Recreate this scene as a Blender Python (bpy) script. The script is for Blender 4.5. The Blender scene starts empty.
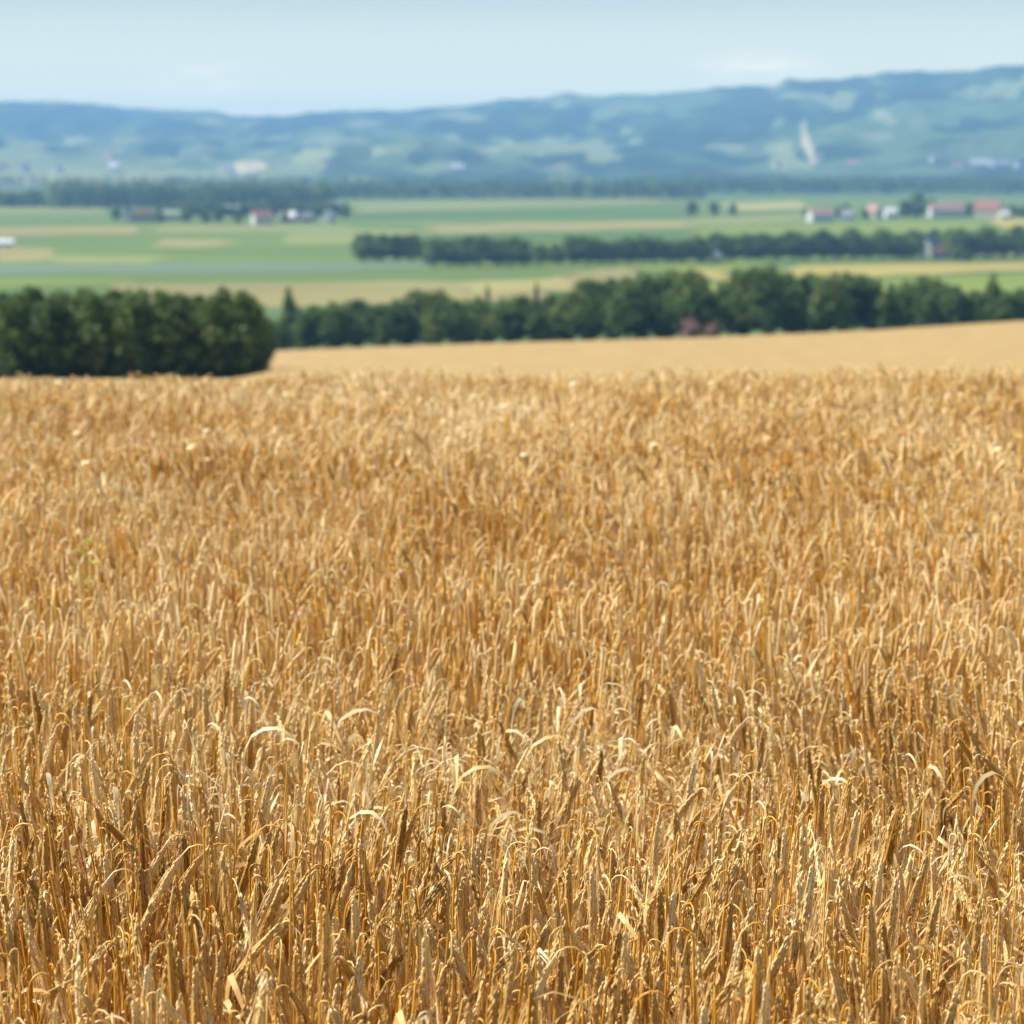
import bpy, math, random
import numpy as np
from mathutils import Vector

# ------------------------------------------------------------------ camera, sky, sun, exposure
SC = bpy.context.scene
COL = SC.collection
F = 2400.0                      # focal length in pixels of the 1024 frame
PITCH = math.radians(8.34)
CAM_Z = 1.85
PLAIN = -43.0

cam = bpy.data.cameras.new("camera")
cam_o = bpy.data.objects.new("camera", cam)
COL.objects.link(cam_o)
cam_o.location = (0, 0, CAM_Z)
cam_o.rotation_euler = (math.radians(90) - PITCH, 0, 0)
cam.sensor_width = 36
cam.lens = 36 * F / 1024
cam.clip_start = 0.1
cam.clip_end = 40000
cam.dof.use_dof = True
cam.dof.focus_distance = 4.05
cam.dof.aperture_fstop = 5.7
SC.camera = cam_o

SUN_EL, SUN_AZ = math.radians(52), math.radians(-74)     # azimuth clockwise from +Y (view direction)
sun_dir = Vector((math.sin(SUN_AZ) * math.cos(SUN_EL), math.cos(SUN_AZ) * math.cos(SUN_EL), math.sin(SUN_EL)))
w = bpy.data.worlds.new("World")
SC.world = w
w.use_nodes = True
nt = w.node_tree
nt.nodes.clear()
sky = nt.nodes.new("ShaderNodeTexSky")
sky.sky_type = 'NISHITA'
sky.sun_disc = False
sky.sun_elevation = SUN_EL
sky.sun_rotation = SUN_AZ
sky.altitude = 300
sky.air_density = 1.0
sky.dust_density = 1.5
sky.ozone_density = 1.0
bg = nt.nodes.new("ShaderNodeBackground")
bg.inputs["Strength"].default_value = 0.095
wo = nt.nodes.new("ShaderNodeOutputWorld")
# faint fair-weather cloud bank low over the ridge
tc = nt.nodes.new("ShaderNodeTexCoord")
mp = nt.nodes.new("ShaderNodeMapping")
mp.inputs["Scale"].default_value = (9, 9, 60)
nz = nt.nodes.new("ShaderNodeTexNoise")
nz.inputs["Scale"].default_value = 1.0
nz.inputs["Detail"].default_value = 4
rp = nt.nodes.new("ShaderNodeValToRGB")
rp.color_ramp.elements[0].position = 0.58
rp.color_ramp.elements[0].color = (0, 0, 0, 1)
rp.color_ramp.elements[1].position = 0.75
rp.color_ramp.elements[1].color = (0.22, 0.22, 0.22, 1)
mx = nt.nodes.new("ShaderNodeMix")
mx.data_type = 'RGBA'
mx.inputs[7].default_value = (12, 10, 7, 1)
L = nt.links.new
L(tc.outputs["Generated"], mp.inputs["Vector"])
L(mp.outputs["Vector"], nz.inputs["Vector"])
L(nz.outputs["Fac"], rp.inputs["Fac"])
def cloud_spot(dx, dz, wx_, wz_):
    m_ = nt.nodes.new("ShaderNodeMapping"); m_.vector_type = 'POINT'
    m_.inputs["Location"].default_value = (-dx / wx_, 0, -dz / wz_); m_.inputs["Scale"].default_value = (1 / wx_, 0, 1 / wz_)
    g_ = nt.nodes.new("ShaderNodeTexGradient"); g_.gradient_type = 'QUADRATIC_SPHERE'
    L(tc.outputs["Generated"], m_.inputs["Vector"]); L(m_.outputs[0], g_.inputs["Vector"])
    return g_.outputs["Fac"]
nz.inputs["Scale"].default_value = 6.0
rp.color_ramp.elements[0].position = 0.35
rp.color_ramp.elements[1].color = (1, 1, 1, 1)
sm_ = nt.nodes.new("ShaderNodeMath"); sm_.operation = 'ADD'; sm_.use_clamp = True
L(cloud_spot(-.125, .030, .055, .014), sm_.inputs[0]); L(cloud_spot(.100, .037, .045, .010), sm_.inputs[1])
cm_ = nt.nodes.new("ShaderNodeMath"); cm_.operation = 'MULTIPLY'
L(rp.outputs["Color"], cm_.inputs[0]); L(sm_.outputs[0], cm_.inputs[1])
L(cm_.outputs[0], mx.inputs[0])
# bright pale veil of the lowest few degrees of the sky (thick air towards the horizon)
sx_ = nt.nodes.new("ShaderNodeSeparateXYZ")
L(tc.outputs["Generated"], sx_.inputs[0])
vr = nt.nodes.new("ShaderNodeValToRGB")
for p_, c_ in [(0.0, (.98, .86, .36)), (0.035, (.51, .49, .325)), (0.07, (.25, .297, .277)), (0.13, (.165, .205, .215))]:
    e_ = vr.color_ramp.elements[0] if p_ == 0 else (vr.color_ramp.elements[1] if p_ == 0.035 else vr.color_ramp.elements.new(p_))
    e_.position = p_; e_.color = (*c_, 1)
vs = nt.nodes.new("ShaderNodeVectorMath"); vs.operation = 'SCALE'; vs.inputs[3].default_value = 15.5
L(sx_.outputs[2], vr.inputs["Fac"]); L(vr.outputs["Color"], vs.inputs[0])
vf = nt.nodes.new("ShaderNodeMapRange"); vf.inputs[1].default_value = 0.08; vf.inputs[2].default_value = 0.30; vf.inputs[3].default_value = 1.0; vf.inputs[4].default_value = 0.0
L(sx_.outputs[2], vf.inputs[0])
m2 = nt.nodes.new("ShaderNodeMix"); m2.data_type = 'RGBA'
L(vf.outputs[0], m2.inputs[0]); L(sky.outputs["Color"], m2.inputs[6]); L(vs.outputs[0], m2.inputs[7])
L(m2.outputs[2], mx.inputs[6])
L(mx.outputs[2], bg.inputs["Color"])
L(bg.outputs["Background"], wo.inputs["Surface"])

sl = bpy.data.lights.new("sun", 'SUN')
sl.energy = 5.0
sl.angle = math.radians(0.53)
sl.color = (1.0, 0.95, 0.87)
so = bpy.data.objects.new("sun", sl)
COL.objects.link(so)
so.rotation_euler = sun_dir.to_track_quat('Z', 'Y').to_euler()

SC.view_settings.view_transform = 'Standard'
SC.view_settings.look = 'None'
SC.view_settings.exposure = 0.78
SC.view_settings.gamma = 1
SC.view_settings.use_curve_mapping = False
SC.render.engine = 'CYCLES'
SC.cycles.max_bounces = 6
SC.cycles.diffuse_bounces = 4
SC.cycles.glossy_bounces = 2
SC.cycles.transmission_bounces = 4
SC.cycles.volume_bounces = 0
SC.cycles.transparent_max_bounces = 4
SC.cycles.use_denoising = True

rng = np.random.default_rng(7)
random.seed(7)

# ------------------------------------------------------------------ geometry helpers
def tan_of(py):
    return math.tan(PITCH + math.atan((py - 512) / F))


def ray(px, py):
    u, v = (px - 512) / F, (py - 512) / F
    c, s = math.cos(PITCH), math.sin(PITCH)
    return u, c - v * s, -s - v * c


def at(px, py, z=PLAIN):
    """the point of the horizontal plane z seen at that pixel"""
    dx, dy, dz = ray(px, py)
    t = (z - CAM_Z) / dz
    return dx * t, dy * t


def project(X, Y, Z):
    c, s = math.cos(PITCH), math.sin(PITCH)
    d = Y * c - (Z - CAM_Z) * s
    up = Y * s + (Z - CAM_Z) * c
    return 512 + F * X / d, 512 - F * up / d


def vnoise(x, y, seed=0):
    xi, yi = np.floor(x).astype(np.int64), np.floor(y).astype(np.int64)
    fx, fy = x - xi, y - yi
    fx, fy = fx * fx * (3 - 2 * fx), fy * fy * (3 - 2 * fy)

    def h(a, b):
        n = (a * 374761393 + b * 668265263 + seed * 1442695041) & 0xFFFFFFFF
        n = ((n ^ (n >> 13)) * 1274126177) & 0xFFFFFFFF
        return ((n ^ (n >> 16)) & 0xFFFF) / 65535.0
    return (h(xi, yi) * (1 - fx) + h(xi + 1, yi) * fx) * (1 - fy) + (h(xi, yi + 1) * (1 - fx) + h(xi + 1, yi + 1) * fx) * fy


def fbm(x, y, seed=0, octs=4):
    a, s, t = 1.0, 0.0, 0.0
    for o in range(octs):
        s = s + a * vnoise(x * 2 ** o, y * 2 ** o, seed + o)
        t += a
        a *= 0.5
    return s / t


def mesh_np(name, V, T, mats, mi=None, tint=None, quads=False, smooth=False):
    """mesh from numpy arrays; T is (n,3) or (n,4)"""
    k = T.shape[1]
    me = bpy.data.meshes.new(name)
    me.vertices.add(len(V))
    me.vertices.foreach_set("co", np.ascontiguousarray(V, dtype=np.float32).ravel())
    me.loops.add(len(T) * k)
    me.loops.foreach_set("vertex_index", np.ascontiguousarray(T, dtype=np.int32).ravel())
    me.polygons.add(len(T))
    me.polygons.foreach_set("loop_start", np.arange(0, len(T) * k, k, dtype=np.int32))
    me.polygons.foreach_set("loop_total", np.full(len(T), k, dtype=np.int32))
    for m in mats:
        me.materials.append(m)
    if mi is not None:
        me.polygons.foreach_set("material_index", np.ascontiguousarray(mi, dtype=np.int32))
    me.update(calc_edges=True)
    me.polygons.foreach_set("use_smooth", np.full(len(T), bool(smooth)))
    if tint is not None:
        a = me.attributes.new("tint", 'FLOAT', 'POINT')
        a.data.foreach_set("value", np.ascontiguousarray(tint, dtype=np.float32))
    return me


def tag(o, label=None, cat=None, group=None, kind=None):
    if label: o["label"] = label
    if cat: o["category"] = cat
    if group: o["group"] = group
    if kind: o["kind"] = kind
    return o


def obj(name, me, parent=None, loc=None):
    o = bpy.data.objects.new(name, me)
    COL.objects.link(o)
    if parent is not None: o.parent = parent
    if loc is not None: o.location = loc
    return o


def empty(name, loc, rz=0.0, scale=1.0):
    o = bpy.data.objects.new(name, None)
    COL.objects.link(o)
    o.location = loc
    o.rotation_euler = (0, 0, rz)
    o.scale = (scale,) * 3 if not isinstance(scale, tuple) else scale
    o.empty_display_size = 0.2
    return o


class MB:
    """collects boxes, tubes and triangles for one mesh"""
    def __init__(s):
        s.v, s.f, s.n = [], [], 0

    def add(s, V, T):
        s.v.append(np.asarray(V, float))
        s.f.append(np.asarray(T, int) + s.n)
        s.n += len(V)

    def box(s, x0, x1, y0, y1, z0, z1):
        V = [(x, y, z) for z in (z0, z1) for y in (y0, y1) for x in (x0, x1)]
        Q = [(0, 2, 3, 1), (4, 5, 7, 6), (0, 1, 5, 4), (2, 6, 7, 3), (0, 4, 6, 2), (1, 3, 7, 5)]
        s.quads(V, Q)

    def quads(s, V, Q):
        T = []
        for q in Q:
            T += [(q[0], q[1], q[2]), (q[0], q[2], q[3])]
        s.add(V, T)

    def tube(s, pts, rad, sides=6):
        V, T = tube(np.array(pts, float), np.array(rad, float), sides)
        s.add(V, T)

    def mesh(s, name, mats, tint=None, smooth=False):
        V, T = np.concatenate(s.v), np.concatenate(s.f)
        return mesh_np(name, V, T, mats, tint=(np.full(len(V), tint) if tint is not None else None), smooth=smooth)


def tube(P, R, sides, squash=1.0, phase=0.0):
    n = len(P)
    tg = np.gradient(P, axis=0)
    tg /= np.linalg.norm(tg, axis=1, keepdims=True) + 1e-12
    ref = np.array([0.03, 1.0, 0.02])
    a = np.cross(tg, ref); a /= np.linalg.norm(a, axis=1, keepdims=True) + 1e-12
    b = np.cross(tg, a)
    ang = np.arange(sides) * 2 * math.pi / sides + phase
    V = (P[:, None, :] + R[:, None, None] * (np.cos(ang)[None, :, None] * a[:, None, :] + squash * np.sin(ang)[None, :, None] * b[:, None, :])).reshape(-1, 3)
    i = np.arange(n - 1)[:, None] * sides
    j = np.arange(sides)[None, :]
    j2 = (j + 1) % sides
    q = np.stack([i + j, i + j2, i + sides + j2, i + sides + j], -1).reshape(-1, 4)
    T = np.concatenate([q[:, [0, 1, 2]], q[:, [0, 2, 3]]])
    return V, T


# ------------------------------------------------------------------ materials
def new_mat(name):
    m = bpy.data.materials.new(name)
    m.use_nodes = True
    m.node_tree.nodes.clear()
    return m, m.node_tree


def ramp_node(n, stops):
    r = n.nodes.new("ShaderNodeValToRGB")
    e = r.color_ramp.elements
    while len(e) < len(stops): e.new(0.5)
    for k, (p, c) in enumerate(stops):
        e[k].position = p
        e[k].color = (*c, 1)
    return r


def tint_mat(name, stops, transl=0.3, rough=0.5, spec=0.3, noise=0.0, nscale=60, tcol=None, vary=0.0):
    """base colour from the mesh attribute 'tint' plus procedural noise; part of the light passes through"""
    m, n = new_mat(name)
    at_ = n.nodes.new("ShaderNodeAttribute"); at_.attribute_name = "tint"
    r = ramp_node(n, stops)
    fac = at_.outputs["Fac"]
    if noise:
        t = n.nodes.new("ShaderNodeTexCoord")
        z = n.nodes.new("ShaderNodeTexNoise"); z.inputs["Scale"].default_value = nscale; z.inputs["Detail"].default_value = 2
        n.links.new(t.outputs["Object"], z.inputs["Vector"])
        s = n.nodes.new("ShaderNodeMath"); s.operation = 'MULTIPLY_ADD'
        s.inputs[1].default_value = noise; s.inputs[2].default_value = -noise / 2
        n.links.new(z.outputs["Fac"], s.inputs[0])
        a = n.nodes.new("ShaderNodeMath"); a.operation = 'ADD'; a.use_clamp = True
        n.links.new(fac, a.inputs[0]); n.links.new(s.outputs[0], a.inputs[1])
        fac = a.outputs[0]
    if vary:      # every tree has its own green
        oi = n.nodes.new("ShaderNodeObjectInfo")
        s2 = n.nodes.new("ShaderNodeMath"); s2.operation = 'MULTIPLY_ADD'
        s2.inputs[1].default_value = vary; s2.inputs[2].default_value = -vary / 2
        n.links.new(oi.outputs["Random"], s2.inputs[0])
        a2 = n.nodes.new("ShaderNodeMath"); a2.operation = 'ADD'; a2.use_clamp = True
        n.links.new(fac, a2.inputs[0]); n.links.new(s2.outputs[0], a2.inputs[1])
        fac = a2.outputs[0]
    n.links.new(fac, r.inputs["Fac"])
    p = n.nodes.new("ShaderNodeBsdfPrincipled")
    p.inputs["Roughness"].default_value = rough
    p.inputs["Specular IOR Level"].default_value = spec
    n.links.new(r.outputs["Color"], p.inputs["Base Color"])
    out = n.nodes.new("ShaderNodeOutputMaterial")
    if transl:
        tr = n.nodes.new("ShaderNodeBsdfTranslucent")
        if tcol:
            hm = n.nodes.new("ShaderNodeMix"); hm.data_type = 'RGBA'; hm.blend_type = 'MULTIPLY'
            hm.inputs[0].default_value = 1.0
            hm.inputs[7].default_value = (*tcol, 1)
            n.links.new(r.outputs["Color"], hm.inputs[6])
            n.links.new(hm.outputs[2], tr.inputs["Color"])
        else:
            n.links.new(r.outputs["Color"], tr.inputs["Color"])
        mxs = n.nodes.new("ShaderNodeMixShader"); mxs.inputs[0].default_value = transl
        n.links.new(p.outputs[0], mxs.inputs[1]); n.links.new(tr.outputs[0], mxs.inputs[2])
        n.links.new(mxs.outputs[0], out.inputs["Surface"])
    else:
        n.links.new(p.outputs[0], out.inputs["Surface"])
    return m


def noise_mat(name, stops, scale=1.0, detail=4, rough=0.9, bump=0.0, coords="Object", stretch=(1, 1, 1), bdist=0.1):
    m, n = new_mat(name)
    t = n.nodes.new("ShaderNodeTexCoord")
    mp_ = n.nodes.new("ShaderNodeMapping"); mp_.inputs["Scale"].default_value = stretch
    z = n.nodes.new("ShaderNodeTexNoise"); z.inputs["Scale"].default_value = scale; z.inputs["Detail"].default_value = detail
    n.links.new(t.outputs[coords], mp_.inputs["Vector"]); n.links.new(mp_.outputs[0], z.inputs["Vector"])
    r = ramp_node(n, stops)
    n.links.new(z.outputs["Fac"], r.inputs["Fac"])
    p = n.nodes.new("ShaderNodeBsdfPrincipled")
    p.inputs["Roughness"].default_value = rough
    p.inputs["Specular IOR Level"].default_value = 0.2
    n.links.new(r.outputs["Color"], p.inputs["Base Color"])
    if bump:
        b = n.nodes.new("ShaderNodeBump"); b.inputs["Strength"].default_value = bump; b.inputs["Distance"].default_value = bdist
        n.links.new(z.outputs["Fac"], b.inputs["Height"]); n.links.new(b.outputs[0], p.inputs["Normal"])
    out = n.nodes.new("ShaderNodeOutputMaterial")
    n.links.new(p.outputs[0], out.inputs["Surface"])
    return m


M_STEM = tint_mat("barley_stem", [(0, (0.50, 0.20, 0.012)), (0.5, (0.76, 0.39, 0.038)), (0.8, (0.76, 0.54, 0.20)), (1, (0.80, 0.64, 0.34))], 0.15, 0.42, 0.45, 0.25, 30)
M_EAR = tint_mat("barley_ear", [(0, (0.37, 0.20, 0.05)), (0.45, (0.68, 0.43, 0.135)), (1, (0.92, 0.71, 0.36))], 0.16, 0.55, 0.3, 0.35, 90)
M_AWN = tint_mat("barley_awn", [(0, (0.49, 0.28, 0.06)), (0.5, (0.75, 0.49, 0.14)), (1, (0.92, 0.72, 0.35))], 0.35, 0.4, 0.4)
M_LEAF = tint_mat("barley_leaf", [(0, (0.44, 0.28, 0.11)), (0.5, (0.72, 0.51, 0.20)), (1, (0.92, 0.78, 0.47))], 0.38, 0.5, 0.35, 0.3, 40)
M_SOIL = noise_mat("straw_littered_soil", [(0.3, (0.12, 0.07, 0.035)), (0.7, (0.40, 0.24, 0.09))], 40, 6, 1.0, 0.4)
M_GOLD = noise_mat("distant_ripe_grain", [(0.25, (0.28, 0.185, 0.066)), (0.75, (0.37, 0.255, 0.095))], 0.5, 6, 0.9, 0.3, stretch=(1, 0.25, 1))
M_PLAIN = noise_mat("valley_grass", [(0.3, (0.06, 0.105, 0.032)), (0.7, (0.10, 0.155, 0.045))], 0.01, 5, 1.0)
M_CROWN = tint_mat("tree_leaves", [(0, (0.028, 0.064, 0.020)), (0.5, (0.105, 0.178, 0.045)), (1, (0.22, 0.28, 0.075))], 0.4, 0.55, 0.25, vary=0.45)
M_BARK = noise_mat("tree_bark", [(0.3, (0.06, 0.045, 0.03)), (0.7, (0.16, 0.12, 0.09))], 3, 5, 0.95, 0.5)

# ------------------------------------------------------------------ ground: field hill, falling slope, valley plain
def crest_base(x, y):
    k = np.clip(y, 0, 20) / 13.0
    return (-0.045 + 0.022 * np.clip(x / 2.8, -1.6, 1.6)) * k + 0.02 * (vnoise(x * 0.9 + 20, y * 0.9 + 3, 5) - 0.5) * np.clip(k * 2, 0, 1)


YB_X = [-400, 280, 400, 512, 700, 860, 1024, 1400]
YB_Y = [354, 350.5, 346, 342.5, 337.5, 331, 320.5, 305]


def ground_z(x, y):
    x, y = np.asarray(x, float), np.asarray(y, float)
    px = 512 + F * x / np.maximum(y, 1.0)
    yb = np.interp(px, YB_X, YB_Y)
    tl = lambda q: np.tan(PITCH + np.arctan((q - 512) / F))
    z_near = crest_base(x, y)
    z95 = CAM_Z - 95 * tl(np.full_like(px, 379.0))
    z1 = crest_base(x, np.full_like(y, 13.0))
    t = np.clip((y - 13) / 82, 0, 1)
    z_fall = z1 + (z95 - z1) * t ** 1.0 - 0.9 * np.sin(np.pi * t) * t ** 0.3
    y_s = np.interp(px, [262, 282], [186.0, 95.0])
    tt = np.clip((y - y_s) / (350 - y_s), 0, 1)
    z_f2 = CAM_Z - y * tl(379 + (yb - 379) * tt ** 0.85)
    z345 = CAM_Z - 350 * tl(yb)
    u = np.clip((y - 350) / 400, 0, 1)
    z_down = z345 + (PLAIN - z345) * (u * (2 - u))
    z = np.where(y < 13, z_near, np.where(y < 95, z_fall, np.where(y < 350, z_f2, z_down)))
    return np.where(y >= 750, PLAIN, z)


ys = np.concatenate([np.linspace(-6, 20, 40), np.linspace(21.5, 95, 30), np.linspace(100, 350, 51), np.linspace(358, 750, 40),
                     np.array([900, 1200, 1700, 2500, 3500, 5000, 8000, 12000])])
sx = np.linspace(-1, 1, 61)
W = 6 + np.maximum(ys, 0) * 0.55
W = np.minimum(W, 5000)
GX = sx[None, :] * W[:, None]
GY = np.repeat(ys[:, None], 61, 1)
GZ = ground_z(GX, GY)
V = np.stack([GX, GY, GZ], -1).reshape(-1, 3)
i, j = np.meshgrid(np.arange(len(ys) - 1), np.arange(60), indexing='ij')
b0 = (i * 61 + j).ravel()
Q = np.stack([b0, b0 + 1, b0 + 62, b0 + 61], -1)
ymid = np.repeat(0.5 * (ys[1:] + ys[:-1]), 60)
mi = np.where(ymid < 24, 0, np.where(ymid < 352, 1, 2))
ground = obj("ground", mesh_np("ground", V, Q, [M_SOIL, M_GOLD, M_PLAIN], mi=mi, smooth=True))
tag(ground, "sloping farmland falling from the ripe barley hill to the flat green valley", None, None, "structure")

# valley fields: thin sheets lying on the plain, each at its own place
FIELD_COL = {
    'green': (0.095, 0.145, 0.026), 'bright': (0.135, 0.18, 0.022), 'pale': (0.165, 0.185, 0.05), 'tan': (0.215, 0.19, 0.062),
    'yellow': (0.28, 0.235, 0.055), 'bluish': (0.11, 0.155, 0.085), 'deep': (0.068, 0.122, 0.022), 'straw': (0.26, 0.23, 0.075)}
FM = {k: noise_mat("field_" + k, [(0.3, tuple(v * 0.85 for v in c)), (0.7, tuple(min(1, v * 1.12) for v in c))], 0.012, 5, 1.0, stretch=(0.5, 1, 1))
      for k, c in FIELD_COL.items()}
FIELDS = [  # colour, polygon in the plain given by where its corners are seen
    ('green', [(-300, 206), (340, 200), (1400, 194), (1400, 292), (-300, 300)], 'wide green meadow covering the valley floor between the tree rows'),
    ('pale', [(-200, 206), (112, 205), (112, 213), (-200, 214)], 'pale green strip beside the dark wood at the far left'),
    ('tan', [(-200, 229), (150, 226), (150, 234), (-200, 238)], 'tan strip below the green strip at the far left'),
    ('pale', [(150, 225), (345, 225), (330, 233), (150, 233)], 'pale strip in front of the left village'),
    ('tan', [(155, 240), (232, 240), (228, 247), (160, 247)], 'small tan plot in the middle of the left meadow'),
    ('tan', [(-200, 247), (20, 246), (52, 251), (50, 261), (-200, 262)], 'tan plot at the left edge of the valley'),
    ('pale', [(50, 255), (170, 256), (160, 264), (52, 264)], 'olive strip right of the tan plot'),
    ('bluish', [(-200, 265), (342, 262), (440, 262), (430, 267), (342, 272), (-200, 278)], 'long bluish green crop strip in the left valley'),
    ('bright', [(-200, 279), (150, 279), (120, 286), (-200, 292)], 'bright green strip behind the near left hedge'),
    ('tan', [(120, 283), (520, 282), (560, 300), (100, 312)], 'straw coloured strip behind the near trees'),
    ('pale', [(290, 228), (450, 231), (400, 245), (290, 244)], 'pale green plot left of the middle tree block'),
    ('pale', [(352, 202), (655, 197), (660, 203), (600, 206), (355, 213)], 'pale strip right of the left village'),
    ('tan', [(620, 195.5), (660, 195.5), (655, 198), (622, 198)], 'small tan plot before the far wood'),
    ('deep', [(360, 214), (690, 206), (690, 217), (360, 220)], 'deep green strip across the middle of the valley'),
    ('tan', [(420, 226), (690, 220), (690, 229), (430, 233)], 'beige strip above the middle tree row'),
    ('deep', [(420, 234), (690, 231), (700, 240), (400, 240)], 'green strip right above the middle tree row'),
    ('straw', [(724, 203), (802, 201), (804, 209), (728, 211)], 'pale yellow plot left of the right village'),
    ('pale', [(690, 219), (810, 214), (812, 221), (690, 228)], 'light green plot before the right village'),
    ('bright', [(690, 229), (900, 222), (1010, 224), (980, 231), (700, 240)], 'fresh green strip below the right village'),
    ('yellow', [(1000, 219), (1300, 216), (1300, 228), (996, 228)], 'yellow plot at the right edge beside the village'),
    ('straw', [(470, 284), (570, 277), (575, 291), (470, 294)], 'yellow grain plot behind the near tree row'),
    ('tan', [(570, 273), (640, 268), (640, 282), (570, 290)], 'straw plot behind the tall trees'),
    ('bright', [(640, 266), (760, 263), (760, 270), (640, 273)], 'bright grass strip below the middle tree row'),
    ('yellow', [(688, 270), (730, 270), (735, 281), (690, 282)], 'small yellow plot in the gap between tall trees'),
    ('yellow', [(790, 266), (1300, 260), (1300, 269), (1000, 273), (790, 279)], 'long yellow grain strip behind the right trees'),
    ('bright', [(690, 284), (1400, 271), (1400, 300), (690, 305)], 'green meadow behind the right near trees'),
    ('pale', [(990, 255), (1300, 253), (1300, 258), (990, 260)], 'pale strip at the right behind the middle trees'),
]
for k, (c, poly, lab) in enumerate(FIELDS):
    P = [at(px, py) for px, py in poly]
    Pr, n_ = [], len(P)
    for q in range(n_):                       # field borders are never quite straight
        a_, b_ = P[q], P[(q + 1) % n_]
        for t_ in (0, .17, .33, .5, .67, .83):
            x_, y_ = a_[0] + (b_[0] - a_[0]) * t_, a_[1] + (b_[1] - a_[1]) * t_
            w_ = min(.010 * y_, 16)
            Pr.append((x_ + random.uniform(-1, 1) * w_ * .6, y_ + random.uniform(-1, 1) * w_))
    P = Pr if c != 'green' else P
    me = bpy.data.meshes.new("meadow")
    me.from_pydata([(x, y, PLAIN + 0.03 + 0.015 * k) for x, y in P], [], [list(range(len(P)))])
    me.materials.append(FM[c])
    tag(obj("field_ground", me), lab, None, None, "structure")

# ------------------------------------------------------------------ hills
SK_X = [-900, -300, 0, 40, 90, 130, 170, 215, 230, 285, 300, 340, 400, 440, 480, 500, 540, 565, 580, 640, 684, 700, 770, 782, 860, 880, 915, 940, 960, 1000, 1024, 1300, 1900]
SK_Y = [112, 96, 101, 101, 104, 108, 110, 111, 115, 117, 114, 110, 111, 107, 105, 101, 98, 93, 95, 95, 90, 89, 87, 80, 77, 73, 70, 73, 71, 66, 63, 60, 80]
FR_X = [-900, 0, 100, 200, 280, 340, 400, 450, 500, 560, 640, 700, 760, 820, 900, 1024, 1900]
FR_Y = [168, 176, 172, 165, 157, 146, 139, 143, 156, 159, 157, 152, 154, 146, 138, 130, 150]


def hill_z(x, y):
    px = 512 + F * x / y
    tl = lambda q: np.tan(PITCH + np.arctan((q - 512) / F))
    crest = 9000 - 2400 * np.clip((px + 100) / 1200, 0, 1.2)
    zc = CAM_Z - crest * tl(np.interp(px, SK_X, SK_Y)) - PLAIN
    t = np.clip((y - 4300) / (crest - 4300), 0, 1)
    prof = t ** 1.35
    back = np.clip((y - crest) / 1500, 0, 1)
    A = zc * prof * (1 - back * back) + (fbm(x / 420, y / 420, 3, 4) - 0.5) * 130 * np.sin(np.pi * np.clip(t, 0, 1)) ** 0.8
    zf = CAM_Z - 5200 * tl(np.interp(px, FR_X, FR_Y)) - PLAIN
    B = zf * np.exp(-((y - 5200) / 480.0) ** 2)
    canopy = (vnoise(x / 18, y / 30, 9) - 0.5) * 7 + (fbm(x / 90, y / 200, 13, 2) - 0.5) * 16
    edge = np.clip((y - 4250) / 120, 0, 1)
    return PLAIN + np.maximum(A, B) * edge + canopy * edge - 3 * (1 - edge)


hx = np.arange(-3000, 3001, 13.0)
hy = np.arange(4250, 10500, 19.0)
HX, HY = np.meshgrid(hx, hy)
HX = HX * (HY / 7500)
HZ = hill_z(HX, HY)
PX, PY = project(HX, HY, HZ)
rag = (fbm(HX / 120, HY / 260, 21, 3) - 0.5)
# land cover: 0 forest, 0.5 meadow, 1 dry field
cover = np.clip((fbm(HX / 260, HY / 420, 31, 3) - 0.60) * 6, 0, 0.32)
cover = np.maximum(cover, np.clip((fbm(HX / 70, HY / 130, 33, 3) - 0.5) * .9, 0, 0.22))
low = np.clip((PY - 135) / 40, 0, 1) * np.clip((420 - PX) / 200, 0, 1)
cover = np.maximum(cover, np.clip((fbm(HX / 170, HY / 300, 41, 3) - 0.42) * 5, 0, 0.55) * low)
PATCH = [  # centre, half width, half height as seen, value
    (249, 167, 22, 5, 1.0), (72, 141, 14, 3.5, .85), (18, 158, 30, 14, .5), (112, 160, 8, 4, .8), (150, 165, 18, 5, .5), (190, 148, 20, 4, .42),
    (310, 156, 18, 4, .75), (377, 150, 10, 3.5, .9), (362, 122, 16, 4, .5), (465, 117, 25, 4, .6), (550, 148, 52, 7, .62), (505, 143, 8, 4, .8),
    (600, 152, 12, 5, .62), (598, 150, 14, 10, .45), (563, 106, 9, 5, .75), (636, 137, 10, 8, .45), (592, 122, 8, 8, .4), (800, 97, 26, 5, .6), (850, 94, 12, 5, .6),
    (888, 83, 24, 4, .6), (880, 97, 12, 6, .5), (884, 115, 8, 6, .7), (725, 147, 14, 4.5, .6), (785, 146, 14, 4.5, .65), (1005, 90, 16, 5, .6),
    (970, 92, 10, 4, .45), (785, 121, 6, 4, .5), (740, 141, 6, 6, .45), (458, 165, 8, 4, .8), (560, 168, 20, 3, .5), (320, 136, 25, 8, .25)]
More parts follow.
